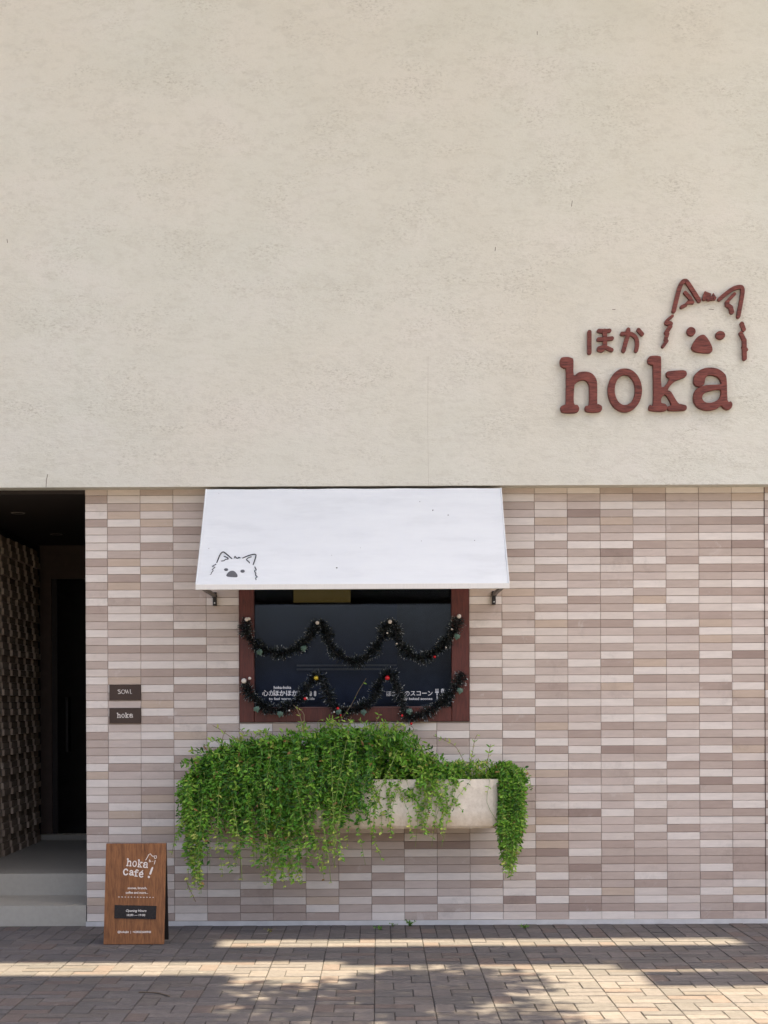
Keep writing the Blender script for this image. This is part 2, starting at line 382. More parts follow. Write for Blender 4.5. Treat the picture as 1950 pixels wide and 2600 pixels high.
mb = MB(); ribbon(mb, wp, [wp.uv(1087,905), wp.uv(1086,1070), wp.uv(1088,1232)], .0018, -.001, .0004, smooth=False)
mb.obj('casting_joint', plain('joint_line', srgb(176,169,156), .9), uw)

# window opening in tile grid
WX0, WX1 = X0+.25*4, X0+.25*11                       # -1.055 .. 0.695
WZ0 = onwall(900,1833,.02).z; WZ1 = 2.85
tw = MB()
tw.box(XL+.004, WX0, .006, .32, 0, ZT+.02); tw.box(WX1, 9, .006, .32, 0, ZT+.02); tw.box(WX0, WX1, .006, .32, 0, WZ0); tw.box(WX0, WX1, .006, .32, WZ1, ZT+.02)
twall = tw.obj('tile_wall', M_grout, bld)
MB().box(XL-.004, 9, -.012, .02, -.02, .031).obj('plinth', M_plinth, bld)
rest = MB(); tcache = {}; nsingle = 0; lasttone = {}
xcols = [(XL, X0)] + [(X0+.25*i, X0+.25*(i+1)) for i in range(36)]
pl1 = (onwall(277,1738).z, onwall(277,1777).z); pl2 = (onwall(277,1797).z, onwall(277,1836).z)
for ci, (x0, x1) in enumerate(xcols):
    ph = (ci*2+random.randint(0, 1)) % 3
    for r in range(55):
        z0 = .032+.06*r; z1 = z0+.06
        if z0 > ZT-.005: continue
        z1 = min(z1, ZT+.01)
        if x1 > WX0+.01 and x0 < WX1-.01 and z1 > WZ0+.002 and z0 < WZ1-.002:
            if z0 < WZ0 < z1-.012: z1 = WZ0-.001
            elif z0+.012 < WZ1 < z1: z0 = WZ1+.001
            else: continue
        q = (r+ph) % 3
        if random.random() < .10: ph += 1
        if q == 0: tone = random.choices((0,1), (75,25))[0]
        elif q == 1: tone = random.choices((1,2,3,6), (15,55,22,8))[0]
        else: tone = random.choices((2,3,4,5,6), (8,44,34,3,6))[0]
        if z0 < .62 and random.random() < .16: tone = random.choice((4,5,3))
        jy = random.uniform(-.0022,.0016); gx = .0012; gz = .0013
        if ci >= 14 and ci <= 20 and nsingle < 300 and r < 43 and abs((z1-z0)-.06) < .001:
            key = (round(x1-x0,3), tone)
            if key not in tcache:
                tcache[key] = MB().cham(-(x1-x0)/2+gx,(x1-x0)/2-gx,0,.012,-.03+gz,.03-gz,.0022).mesh('tile', M_tile[tone])
            o = bpy.data.objects.new('tile', tcache[key]); COL.objects.link(o); o.parent = twall
            o.location = ((x0+x1)/2, jy, (z0+z1)/2); o.rotation_euler = (random.uniform(-.02,.02), random.uniform(-.0025,.0025), random.uniform(-.004,.004)); nsingle += 1
        else:
            rest.cham(x0+gx+random.uniform(0,.0006),x1-gx,jy,.012,z0+gz+random.uniform(-.0006,.0006),z1-gz,.0022,'-y',tone)
to = rest.obj('tile_field', M_tile, twall); to['kind'] = 'stuff'
# dark control joint near the right end
MB().box(2.9415, 2.9475, -.0035, .01, .03, ZT).obj('control_joint', plain('joint_dark', srgb(84,70,64), .9), bld)

# unseen boards added high above the frame, slit to shape sun strips on the pavement
HC = 11.8
def gx_(px, py): return onground(px, py)
canopy = thing('added_shade_canopy', None, None, parent=bld)
def shade_board(xa, xb, pa, pb):                      # board whose shadow covers that part of the ground
    ox, oy = -LIGHT.x*HC, -LIGHT.y*HC                 # ground -> canopy
    y0, y1 = -pb+oy, -pa+oy
    y1 = min(y1, -OV-.01)
    return MB().box(xa+ox, xb+ox, y0, y1, HC, HC+.09).obj('added_shade_board', M_shade_board, canopy)
def pp(py, px=975): return -onground(px, py).y
def xx(px, py): return onground(px, py).x
shade_board(-16, 9, -1.2, pp(2386))
shade_board(-14, xx(560,2394), pp(2386)+.01, pp(2403)-.01)
shade_board(xx(1890,2394), 9, pp(2386)+.01, pp(2403)-.01)
shade_board(-16, 9, pp(2403), pp(2441))
shade_board(xx(880,2455), xx(1560,2455), pp(2441)+.01, pp(2452))
shade_board(xx(1580,2460), 9, pp(2441)+.01, pp(2465))
shade_board(xx(1655,2490), 9, pp(2470), pp(2508))
shade_board(-14, xx(560,2540), pp(2474), 5.6)

# entrance recess
EL, EB = -3.38, 3.62                                  # left wall x, back wall depth
MB().box(EL, XL-.006, .01, .62, -.02, .152).obj('lower_step', M_step, bld)
MB().box(EL, XL-.006, .62, EB, -.02, .324).obj('entrance_floor', M_step, bld)
MB().box(EL-.02, XL-.006, EB-.12, EB-.021, .3245, .372).obj('door_sill', M_step, bld)
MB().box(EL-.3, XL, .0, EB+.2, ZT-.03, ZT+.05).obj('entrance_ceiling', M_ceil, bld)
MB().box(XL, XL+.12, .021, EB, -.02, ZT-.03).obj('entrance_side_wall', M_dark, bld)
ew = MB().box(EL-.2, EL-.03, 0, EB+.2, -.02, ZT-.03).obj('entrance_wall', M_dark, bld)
bcache = []
for mi in range(3): bcache.append(MB().cham(-.138,.138,0,.10,-.028,.028,.003).mesh('brick', M_blockm[mi]))
for j in range(13):
    for r in range(48):
        y = .16+.30*j-.05; z = .324+.03+.06*r
        if z > ZT-.08 or y > EB-.22: continue
        o = bpy.data.objects.new('brick', bcache[random.choices((0,1,2),(5,4,2))[0]]); COL.objects.link(o); o.parent = ew
        st = (2-(r % 3))*.012
        o.location = (EL+.0+st+.01, y+.15, z); o.rotation_euler = (0, 0, R(90+3.5)+random.uniform(-.012,.012))
bw = MB()
DX0 = EL+.085; DZ = 2.95
bw.box(EL-.2, DX0, EB, EB+.2, 0, ZT); bw.box(DX0, XL+.1, EB, EB+.2, DZ, ZT); bw.obj('back_wall', M_trim, bld)
MB().box(EL-.2, XL+.3, EB+.2, EB+.3, -.02, ZT).obj('back_room_wall', M_dark, bld)
MB().box(DX0-.05, XL+.3, EB-.02, EB+.2, -.02, .3735).obj('door_threshold', M_step, bld)
door = thing('door', None, None, parent=bld)
MB().box(DX0+.002, DX0+.05, EB+.02, EB+.07, .374, DZ-.002).obj('door_frame', M_dark, door)
MB().box(DX0+.052, XL+.1, EB+.04, EB+.06, .374, DZ-.002).obj('door_leaf', M_glassdoor, door)
mb = MB(); mb.tube([(DX0+.16,EB-.03,1.2),(DX0+.16,EB-.03,1.75)], .012); mb.obj('handle', M_black, door)
for px, py, yy in ((48,1259,1.05),(145,1320,2.6)):
    X = (px-CX)/F*(D+yy); mb = MB()
    for k in range(24):
        a, b = 2*math.pi*k/24, 2*math.pi*(k+1)/24
        vs = [(X+r_*math.cos(t), yy+r_*math.sin(t), ZT-.034-h) for t in (a,b) for r_,h in ((.042,.004),(.055,.006),(.06,0))]
        mb.add(vs, [(0,1,4,3),(1,2,5,4)])
    mb.obj('downlight', M_steel, bld)

# ---------------------------------------------------------------- window and room behind it
win = thing('window', None, None, parent=bld)
GX0, GX1 = onwall(646,1650,-.02).x, onwall(1146,1650,-.02).x; GZ0 = onwall(900,1797,-.02).z
fy0, fy1 = -.018, .10
MB().cham(WX0+.002, GX0, fy0, fy1, WZ0+.002, WZ1, .003).obj('frame_stile', M_frame, win)
MB().cham(GX1, WX1-.002, fy0, fy1, WZ0+.002, WZ1, .003).obj('frame_stile', M_frame, win)
MB().cham(GX0+.001, GX1-.001, fy0+.002, fy1, WZ0+.002, GZ0, .003).obj('frame_rail', M_frame, win)
MB().cham(GX0+.001, GX1-.001, fy0+.002, fy1, WZ1-.1, WZ1, .003).obj('frame_rail', M_frame, win)
MB().box(GX0+.001, GX1-.001, .020, .034, GZ0, GZ0+.008).obj('glazing_bead', plain('bead', srgb(120,84,78), .4), win)
MB().box(GX0, GX1, .036, .044, GZ0, WZ1-.1).obj('pane', M_glass, win)
rm = MB(); RX0, RX1, RY = -2.06, 2.2, 3.4
rm.box(RX0-.1,RX1+.1,RY,RY+.1,.2,3.3); rm.box(RX0-.1,RX0,.33,RY,.2,3.3); rm.box(RX1,RX1+.1,.33,RY,.2,3.3); rm.box(RX0-.1,RX1+.1,.33,RY,.1,.2); rm.box(RX0-.1,RX1+.1,.33,RY,3.3,3.4)
rm.obj('interior_room', M_room, bld)
def inside(px, py, yy): return onwall(px, py, -yy)
a, b = inside(1008,1480,.18), inside(1300,1900,.18)
MB().box(a.x, GX1+.1, .18, .192, .75, onwall(900,1533,-.18).z).obj('interior_partition', M_room2, bld)
a, b = inside(753,1687.5,.16), inside(1007,1691,.16); c2, d2 = inside(753,1697,.16), inside(1007,1701,.16)
mb = MB(); mb.box(a.x,b.x,.16,.17,b.z,a.z); mb.obj('counter_rail', M_rail, bld); mb = MB(); mb.box(a.x,b.x,.16,.17,d2.z,c2.z); mb.obj('counter_rail', M_rail, bld)
a, b = inside(500,1532,.34), inside(1300,1900,.34)
MB().box(GX0-.1, GX1+.1, .20, .215, .75, onwall(900,1533,-.20).z).obj('added_tone_screen', plain('reflection_tone_blue', srgb(96,104,124), .7, .05), bld)  # sheet added behind the pane; its blue-grey stands in for an even reflection
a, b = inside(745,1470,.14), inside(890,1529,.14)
MB().box(a.x, b.x, .14, .16, b.z, a.z+.1).obj('interior_blind', M_amber_glow, bld)
a, b = inside(1072,1788,.1), inside(1112,1803,.1)
MB().box(a.x, b.x, .1, .16, b.z, a.z).obj('interior_box', M_rail, bld)

# window lettering
gp = Plane((0,-.0355+.07,0), (1,0,0), (0,0,1)); gp = Plane((0,.0352,0), (1,0,0), (0,0,1))
def wtext(*a, **k): link('lettering', text_mesh('lettering', *a, **k), win)
wtext('hoka-hoka', gp, 717, 1749, 10.5, M_decal, bold=.0006)
wtext('心が', gp, 665, 1766, 17, M_decal, align='LEFT', bold=.0004)
wtext('ほかほか', gp, 693, 1766, 15.8, M_decal, align='LEFT', bold=.0012)
wtext('す', gp, 752, 1766, 16, M_decal, align='LEFT', bold=.0002)
wtext('to feel warm on the inside', gp, 741, 1777, 9.2, M_decal, bold=.0004, sx=1.18)
wtext('ほかほ', gp, 980, 1767, 15.8, M_decal, align='LEFT', bold=.0008, sx=.9)
wtext('かのスコーン', gp, 1012, 1766, 15, M_decal, align='LEFT', bold=.0006, sx=.97)
wtext('freshly baked scones', gp, 1098, 1777, 9.4, M_decal, align='RIGHT', bold=.0004, sx=1.18)
mb = MB()
def gstroke(pts, wd): ribbon(mb, gp, [gp.uv(*p) for p in pts], wd*.003, 0, .0006, smooth=False)
for x in (1106.5,1109.5,1112.5): gstroke(((x,1749.5),(x,1756)),1.5)
gstroke(((1106.5,1757.5),(1112.5,1757.5)),4.0); gstroke(((1109.6,1760),(1110.2,1777)),2.6)
gstroke(((1123.5,1752),(1123.5,1756)),7.5); gstroke(((1123.6,1758),(1124,1774)),2.4)
gstroke(((789,1758),(789,1765)),6); gstroke(((800,1757),(800,1765)),6)
mb.obj('cutlery_decal', M_decal, win)

# ---------------------------------------------------------------- awning
AP0, AP1 = .16, .79
tl, tr = onwall(520.5,1241,AP0), onwall(1267.5,1241,AP0); fl, fr = onwall(501,1484,AP1), onwall(1296.5,1482,AP1)
ax0, ax1 = (tl.x+fl.x)/2, (tr.x+fr.x)/2; az1, az0 = (tl.z+tr.z)/2, (fl.z+fr.z)/2
awn = thing('window_awning', 'plain white canvas awning sloping out over the window', 'awning', ((ax0+ax1)/2, 0, az0))
nx, ny = 28, 12; mb = MB(); vs = []
N_ = Vector((0, -(az1-az0), -(AP1-AP0)))
N_ = Vector((0, -(az1-az0), (AP1-AP0))).normalized()
for j in range(ny+1):
    for i in range(nx+1):
        s, t = i/nx, j/ny
        sag = -.012*math.sin(math.pi*t)*(1+.25*math.sin(s*9)) + .002*math.sin(s*31+t*6)
        p = Vector((ax0+(ax1-ax0)*s, -(AP0+(AP1-AP0)*t), az1+(az0-az1)*t)) + N_*sag; vs.append(p)
top = len(vs); vs2 = [p-N_*.004 for p in vs]
fs = [(j*(nx+1)+i, (j+1)*(nx+1)+i, (j+1)*(nx+1)+i+1, j*(nx+1)+i+1) for j in range(ny) for i in range(nx)]
mb.add(vs, fs); mb.add(vs2, [f[::-1] for f in fs])
mb.obj('canvas', M_awn, awn, smooth=True)
for x in (ax0, ax1):                                  # side hems
    mb = MB(); mb.tube([(x, -(AP0+(AP1-AP0)*t)+N_.y*(-.012*math.sin(math.pi*t)), az1+(az0-az1)*t+N_.z*(-.012*math.sin(math.pi*t))) for t in [k/12 for k in range(13)]], .006, 6)
    mb.obj('side_hem', M_awn, awn)
vz = onwall(900,1496,AP1).z
MB().cham(ax0-.004, ax1+.004, -(AP1+.006), -(AP1-.004), vz, az0+.002, .002).obj('valance', M_valance, awn)
MB().box(ax0+.01, ax1-.01, -(AP1-.008), -(AP1-.04), vz+.004, vz+.03).obj('front_bar', M_steel, awn)
MB().box(ax0+.005, ax1-.005, -.155, -.03, az1-.035, az1-.004).obj('wall_bar', M_steel, awn)
for x in (ax0+.045, ax1-.045):
    zz = onwall(530,1518,.03).z
    arm = MB(); arm.box(x-.012, x+.012, -(AP1-.04), -.02, vz+.002, vz+.026)
    arm.obj('arm', M_steel, awn)
    br = MB(); br.cham(x-.014, x+.014, -.03, -.001, vz-.062, vz+.04, .004); br.tube([(x,-.055,vz+.01),(x,-.02,vz+.01)], .02, 8); b_ = br.obj('bracket', M_black, awn)
    MB().sphere((x,-.031,vz-.042), .006, 8, 5).obj('bolt', M_white, b_)
ap = Plane(((ax0+ax1)/2, -AP1, az0), (1,0,0), (0, AP1-AP0, az1-az0)); ap.O += ap.N*.0005
def aw(x, y): return ap.uv(480+x/6.9125, 1380+y/6.9125)
def sagz(u, v):
    L = math.hypot(AP1-AP0, az1-az0); return -.012*math.sin(math.pi*max(0,min(1,1-v/L)))*1.25+.0045
mb = MB(); sc = .003/6.9125*.95
for wd, pts in ((17,((487,322),(540,190),(580,142),(605,138),(640,160),(748,250))), (17,((615,210),(665,230),(685,255),(640,265),(610,287),(568,293))),
        (16,((793,238),(806,213),(830,240),(858,244),(872,228),(893,238))), (17,((942,240),(1050,195),(1130,176),(1165,180),(1172,210),(1125,355))),
        (15,((1090,220),(1040,235),(1005,265),(1022,288),(1045,296),(1060,325))), (14,((470,355),(405,392),(455,405),(404,450),(425,465),(385,515),(395,522),(367,542))),
        (15,((1155,403),(1180,455),(1147,470),(1172,520),(1165,545),(1198,580),(1166,600),(1176,630)))):
    uv = [aw(*p) for p in pts]; z = sagz(*uv[0]); ribbon(mb, ap, uv, wd*sc, z-.002, z+.0012, smooth=(wd > 15))
mb.obj('dog_line_print', M_print, awn)
for c_, rx, ry in (((650,452),36,22), ((940,480),38,24)):
    uv = [aw(x,y) for x,y in ell(c_, rx, ry)]; z = sagz(*uv[0])
    me = fill_mesh('eye_print', [uv], ap, .003, M_blob); me.transform(Matrix.Translation(ap.N*(z-.002))); link('eye_print', me, awn)
uv = [aw(p.x,p.y) for p in smooth_path([(755,475,0),(800,487,0),(842,535,0),(850,568,0),(825,585,0),(690,580,0),(657,565,0),(660,540,0),(702,492,0)], 4, True)]
me = fill_mesh('nose_print', [uv], ap, .003, M_blob); me.transform(Matrix.Translation(ap.N*(sagz(*uv[0])-.002))); link('nose_print', me, awn)
mb = MB()                                             # specks of grit and a dead leaf on the canvas
for px, py, r_ in ((1099,1294,2.2),(1138,1306,1.8),(1066,1273,1.4),(855,1441,2.5),(556,1254,1),(530,1390,1.2),(915,1389,1.4),(1070,1371,1.2),(1205,1370,1.3),(842,1408,1)):
    u, v_ = ap.uv(px, py); z = sagz(u, v_)
    mb.sphere(ap.M @ Vector((u,v_,z+.001)), r_*.0026, 6, 4, sq=.6)
mb.obj('grit', plain('grit_brown', srgb(84,76,70), .9), awn)

# ---------------------------------------------------------------- red wooden wall sign
sp = wallplane(OV+.004)
def sg(x, y): return sp.uv(1380+x/2.9105, 680+y/2.9105)
c0 = onwall(1640, 900, OV)
sign = thing('wall_sign', 'large red-brown wooden hoka lettering with dog face high on the render', 'sign', (c0.x, -OV, c0.z))
GL = {
 'h': [[(118,690),(130,672),(170,667),(205,675),(217,695),(219,800),(255,780),(310,775),(355,790),(385,830),(392,880),(392,1005),(402,1014),(425,1028),(428,1050),(415,1068),(370,1075),(315,1070),(300,1050),(305,1028),(330,1015),(333,900),(325,860),(300,838),(265,840),(235,860),(222,890),(220,1008),(246,1020),(260,1045),(250,1070),(210,1080),(140,1076),(122,1055),(125,1030),(160,1016),(163,1000),(162,768),(150,750),(125,735),(117,715)]],
 'o': [ell((596,912),126,161,28), ell((596,910),75,111,24)],
 'k': [[(762,690),(773,667),(800,658),(850,661),(863,690),(866,890),(922,832),(904,812),(900,790),(915,773),(1000,765),(1040,768),(1053,790),(1043,812),(1015,825),(962,847),(912,905),(937,925),(985,1003),(1012,1014),(1045,1023),(1052,1043),(1035,1060),(930,1063),(911,1050),(914,1030),(936,1017),(897,947),(868,965),(863,1003),(892,1013),(909,1035),(900,1060),(850,1068),(780,1060),(771,1040),(780,1018),(804,1006),(803,752),(795,727),(770,715)]],
 'a': [[(1102,840),(1110,800),(1150,762),(1210,745),(1275,752),(1325,785),(1345,830),(1352,985),(1377,994),(1388,1020),(1375,1048),(1348,1056),(1320,1042),(1305,1025),(1270,1050),(1200,1061),(1140,1042),(1105,1000),(1101,950),(1120,905),(1165,882),(1220,872),(1300,869),(1302,850),(1280,815),(1235,800),(1202,806),(1187,830),(1181,865),(1155,885),(1120,880),(1105,862)],
       [(1165,965),(1180,935),(1220,918),(1298,908),(1298,958),(1270,990),(1220,1005),(1180,995)]]}
def glyph_loops(ch, f): return [[f(p.x, p.y) for p in smooth_path([(x,y,0) for x,y in lp], 3, True)] for lp in GL[ch]]
for ch in 'hoka':
    link('letter', fill_mesh('letter', glyph_loops(ch, sg), sp, .034, M_sign, .003), sign)
def sribs(name, strokes, parent, mat=M_sign, th=.030):
    mb = MB()
    for k, (wd, pts, sm) in enumerate(strokes): ribbon(mb, sp, [sg(*p) for p in pts], wd*.00103, 0, th+.0012*k, smooth=sm)
    return mb.obj(name, mat, parent)
sribs('kana_letter', [(30,((336,480),(336,632)),0),(28,((405,472),(450,474),(484,470)),0),(28,((402,535),(450,533),(502,527)),0),(30,((447,472),(451,530),(450,585)),0),(26,((450,590),(428,616),(404,610)),1),(26,((404,602),(450,594),(500,614)),1)], sign)
sribs('kana_letter', [(28,((576,494),(620,492),(655,500),(682,530),(688,575),(680,618)),1),(30,((622,463),(618,510),(600,570),(588,618)),1),(28,((697,465),(724,496)),0)], sign)
sribs('ear_outline', [(30,((958,325),(998,165),(1018,118),(1040,104),(1064,122),(1145,248)),1)], sign)
sribs('ear_outline', [(28,((1295,238),(1380,170),(1440,148),(1464,160),(1462,215),(1434,366)),1)], sign)
sribs('ear_fur', [(26,((1042,190),(1075,225),(1096,262)),0),(24,((1096,262),(1060,262),(1048,280),(1016,296)),0)], sign)
sribs('ear_fur', [(24,((1405,200),(1362,245)),0),(32,((1352,262),(1352,280),(1378,298),(1386,332)),0)], sign)
sribs('forehead_tuft', [(32,((1184,232),(1196,192),(1216,204),(1216,236)),0),(26,((1240,234),(1250,206),(1258,232)),0)], sign)
sribs('cheek_fur', [(20,((948,362),(905,398)),0),(34,((906,412),(934,420)),0),(30,((932,440),(902,485)),0),(26,((912,495),(898,535)),0),(24,((906,548),(878,586)),0)], sign)
sribs('cheek_fur', [(28,((1460,418),(1475,462)),0),(28,((1452,490),(1478,540)),0),(26,((1472,590),(1492,612)),0),(30,((1478,540),(1480,676)),0)], sign)
for c_, rx, ry in (((1085,478),33,33), ((1300,505),35,31)):
    link('eye', fill_mesh('eye', [[sg(x,y) for x,y in ell(c_,rx,ry,22)]], sp, .030, M_sign, .003), sign)
link('nose', fill_mesh('nose', [[sg(p.x,p.y) for p in smooth_path([(1165,502,0),(1192,512,0),(1225,560,0),(1242,605,0),(1232,632,0),(1200,637,0),(1120,628,0),(1090,608,0),(1092,580,0),(1125,525,0)],3,True)]], sp, .030, M_sign, .003), sign)

# ---------------------------------------------------------------- two name plates
def plate(py0, py1, label):
    a, b = onwall(277.5,py0,.012), onwall(358,py1,.012)
    t = thing('name_plate', label, 'sign', ((a.x+b.x)/2, 0, b.z), group='bronze name plates by the entrance')
    MB().cham(a.x, b.x, -.012, -.0025, b.z, a.z, .0015).obj('plate', M_plate, t); return t
t1 = plate(1738.5,1777.5,'dark brown plate reading SOWL, upper of the two beside the entrance')
t2 = plate(1797.5,1836.5,'dark brown plate reading hoka, lower of the two beside the entrance')
npn = wallplane(.012)
mb = MB()
def pf(x, y): return npn.uv(270+x/16.59, 1720+y/16.59)
for wd, pts in ((20,((575,530),(520,525),(490,550),(600,640),(560,680),(505,675))), (16,((710,520),(650,545),(635,600),(655,660),(710,685),(765,660),(785,600),(765,545),(710,520))),
                (20,((800,520),(850,665))), (14,((850,665),(895,530))), (20,((885,525),(925,665))), (20,((1005,510),(1015,680))), (14,((1015,680),(1080,680)))):
    ribbon(mb, npn, [pf(*p) for p in pts], wd*.003/16.59*1.25, -.0005, .0008, smooth=len(pts) > 3)
mb.obj('lettering', M_letter, t1)
def map_small(f, x0, y0, s): return lambda x, y: f(x0+(x-118)*s, y0+(y-1075)*s)
mk = map_small(pf, 448, 1705, .535)
for ch in 'hoka': link('lettering', fill_mesh('lettering', glyph_loops(ch, mk), npn, .0014, M_letter), t2)

# ---------------------------------------------------------------- A-board
fb = onground(339.5, 2399); yb = fb.y
wB = .423; hx = -.0; zt = onwall(355,2141,.82).z; xc = fb.x; yt = -.82
ab = thing('sandwich_board', 'brown wooden folding pavement board reading hoka cafe, standing left of the planter', 'sign board', (xc, -.82, 0))
def leaf_panel(name, y_bot, y_top, mat, tilt_x=.012, th=.018):
    mb = MB(); n = Vector((0, zt, -(y_top-y_bot))).normalized()
    s = -1 if y_bot < y_top else 1
    n = Vector((0, s*zt, abs(y_top-y_bot))).normalized()
    q = [Vector((xc-wB/2,y_bot,.004)),Vector((xc+wB/2,y_bot,.004)),Vector((xc+wB/2+tilt_x,y_top,zt)),Vector((xc-wB/2+tilt_x,y_top,zt))]
    vs = q + [p - n*th for p in q]
    mb.add(vs, [(0,1,2,3),(7,6,5,4),(0,4,5,1),(1,5,6,2),(2,6,7,3),(3,7,4,0)]); return mb.obj(name, mat, ab), q
fp, q = leaf_panel('front_panel', yb, -.83, M_board)
bp, q2 = leaf_panel('back_panel', -.645, -.808, M_dark)
for x in (-.13, .13):
    mb = MB(); mb.tube([(xc+x-.03,-.82,zt-.004),(xc+x+.03,-.82,zt-.004)], .006, 8); mb.obj('hinge', M_black, ab)
mb = MB(); mb.tube([(xc+wB/2-.03,yb+.06,.09),(xc+wB/2-.03,-.68,.075)], .003, 5); mb.obj('chain', M_steel, ab)
bpn = Plane(q[0], q[1]-q[0], q[3]-q[0]); bpn.O += bpn.N*.0002
def bf(x, y): return bpn.uv(250+x/7.3714, 2120+y/7.3714)
def rotated(f, cx, cy, ang): 
    def g_(x, y):
        dx, dy = x-cx, y-cy; return f(cx+dx*math.cos(ang)-dy*math.sin(ang), cy+dx*math.sin(ang)+dy*math.cos(ang))
    return g_
fh = rotated(bf, 520, 580, R(7))
mk = lambda x, y: fh(517+(x-118)*.322, 580+(y-1075)*.36)
for ch in 'hoka': link('lettering', fill_mesh('lettering', glyph_loops(ch, mk), bpn, .0012, M_letter, .0), fp)
mb = MB(); SB = .003/7.3714*.92
def bs(wd, pts, f=bf, sm=True): ribbon(mb, bpn, [f(*p) for p in pts], wd*SB, 0, .0010+.0001*random.random(), smooth=sm)
# cafe with an accent
bs(24,((545,665),(525,640),(490,650),(472,690),(485,735),(515,745),(545,728)))
bs(22,((590,680),(620,665),(640,690),(640,745),(655,750))); bs(20,((640,705),(600,710),(585,735),(605,750),(640,735)))
bs(22,((745,668),(720,655),(700,675),(700,765)),); bs(18,((672,690),(735,697)),sm=False); bs(18,((680,768),(728,772)),sm=False)
bs(22,((770,735),(828,738),(820,705),(790,700),(768,730),(775,770),(800,788),(828,775))); bs(18,((805,690),(828,668)),sm=False)
bs(30,((1010,615),(985,690)),sm=False); bs(36,((1000,640),(970,725)),sm=False); bs(40,((942,785),(944,787)),sm=False)
# little dog
for wd, pts in ((12,((885,470),(915,420),(940,370),(970,350),(1000,390),(1025,400))), (12,((1040,395),(1085,390),(1085,430),(1060,445),(1040,410))), (14,((955,465),(950,505),(985,498),(960,475))), (12,((1015,490),(1018,494))), (12,((1062,475),(1045,545)))): bs(wd, pts, sm=False)
for k in range(12): bs(13, ((378+k*58+random.uniform(-4,4),1160+random.uniform(-2,3)+k*.6),(392+k*58,1162+k*.6)), sm=False)
mb.obj('lettering', M_letter, fp)
def btext(s, x, y, h, **k): link('lettering', text_mesh('lettering', s, bpn, 250+x/7.3714, 2120+y/7.3714, h/7.3714, M_letter, bold=.0005, **k), fp)
btext('scones, brunch,', 728, 1012, 58, rot=R(-.5)); btext('coffee and more...', 718, 1098, 58, rot=R(-.5))
btext('@hokajkt  |  +628222600948', 670, 1832, 52, rot=R(-.5), sx=1.02)
hp0, hp1, hp2, hp3 = [bf(*p) for p in ((308,1310),(1090,1328),(1076,1578),(298,1558))]
hpl = link('hours_plate', fill_mesh('hours_plate', [[hp0,hp1,hp2,hp3]], bpn, .004, plain('hours_black', srgb(28,24,28), .25, .1, bump=0)), fp)
bp2 = Plane(bpn.O+bpn.N*.0042, bpn.U, bpn.V)
def btext2(s, x, y, h, **k): link('lettering', text_mesh('lettering', s, bp2, 250+x/7.3714, 2120+y/7.3714, h/7.3714, M_letter, bold=.0003, **k), fp)
btext2('Opening Hours', 700, 1438, 62, shear=.25, rot=R(-.5)); btext2('10.00 — 19.00', 698, 1518, 54, rot=R(-.5), sx=1.1)

# ---------------------------------------------------------------- planter
PX0, PX1 = onwall(505,2040,.36).x, onwall(1269,2040,.36).x; PZ1, PZ0 = onwall(1100,1979,.38).z, onwall(1100,2104,.38).z
PT = .38
pl = thing('planter_trough', 'long cream stone planter trough fixed to the tiled wall under the window', 'planter', ((PX0+PX1)/2, 0, PZ0))
mb = MB(); prof = []
zc = [(PZ0, .012, .03), (PZ0+.02, .002, .01), (PZ0+.12, -.004, 0), (PZ1-.06, -.002, .004), (PZ1, .004, .010)]
vs = []; 
for z, inset, dx in zc:
    c = .05
    ring = [(PX0+dx,-.003),(PX0+dx,-(PT-c-inset)),(PX0+dx+c*.3,-(PT-c*.3-inset)),(PX0+dx+c,-(PT-inset)),(PX1-dx-c,-(PT-inset)),(PX1-dx-c*.3,-(PT-c*.3-inset)),(PX1-dx,-(PT-c-inset)),(PX1-dx,-.003)]
    vs += [(x,y,z) for x,y in ring]
fs = [(j*8+i, j*8+(i+1)%8, (j+1)*8+(i+1)%8, (j+1)*8+i) for j in range(4) for i in range(8)] + [tuple(range(8))]
tw_ = .035; zi = PZ1-.04
ri = [(PX0+tw_,-.02),(PX0+tw_,-(PT-tw_)),(PX1-tw_,-(PT-tw_)),(PX1-tw_,-.02)]
mb.add(vs, fs); mb.box(PX0+.012,PX1-.012,-(PT-.006),-(PT-tw_),PZ1-.045,PZ1-.0005); mb.box(PX0+.012,PX0+tw_,-(PT-tw_),-.006,PZ1-.045,PZ1-.0005); mb.box(PX1-tw_,PX1-.012,-(PT-tw_),-.006,PZ1-.045,PZ1-.0005)
mb.obj('trough', M_planter, pl)
MB().box(PX0+tw_,PX1-tw_,-(PT-tw_),-.006,PZ1-.09,PZ1-.02).obj('soil', M_soil, pl)

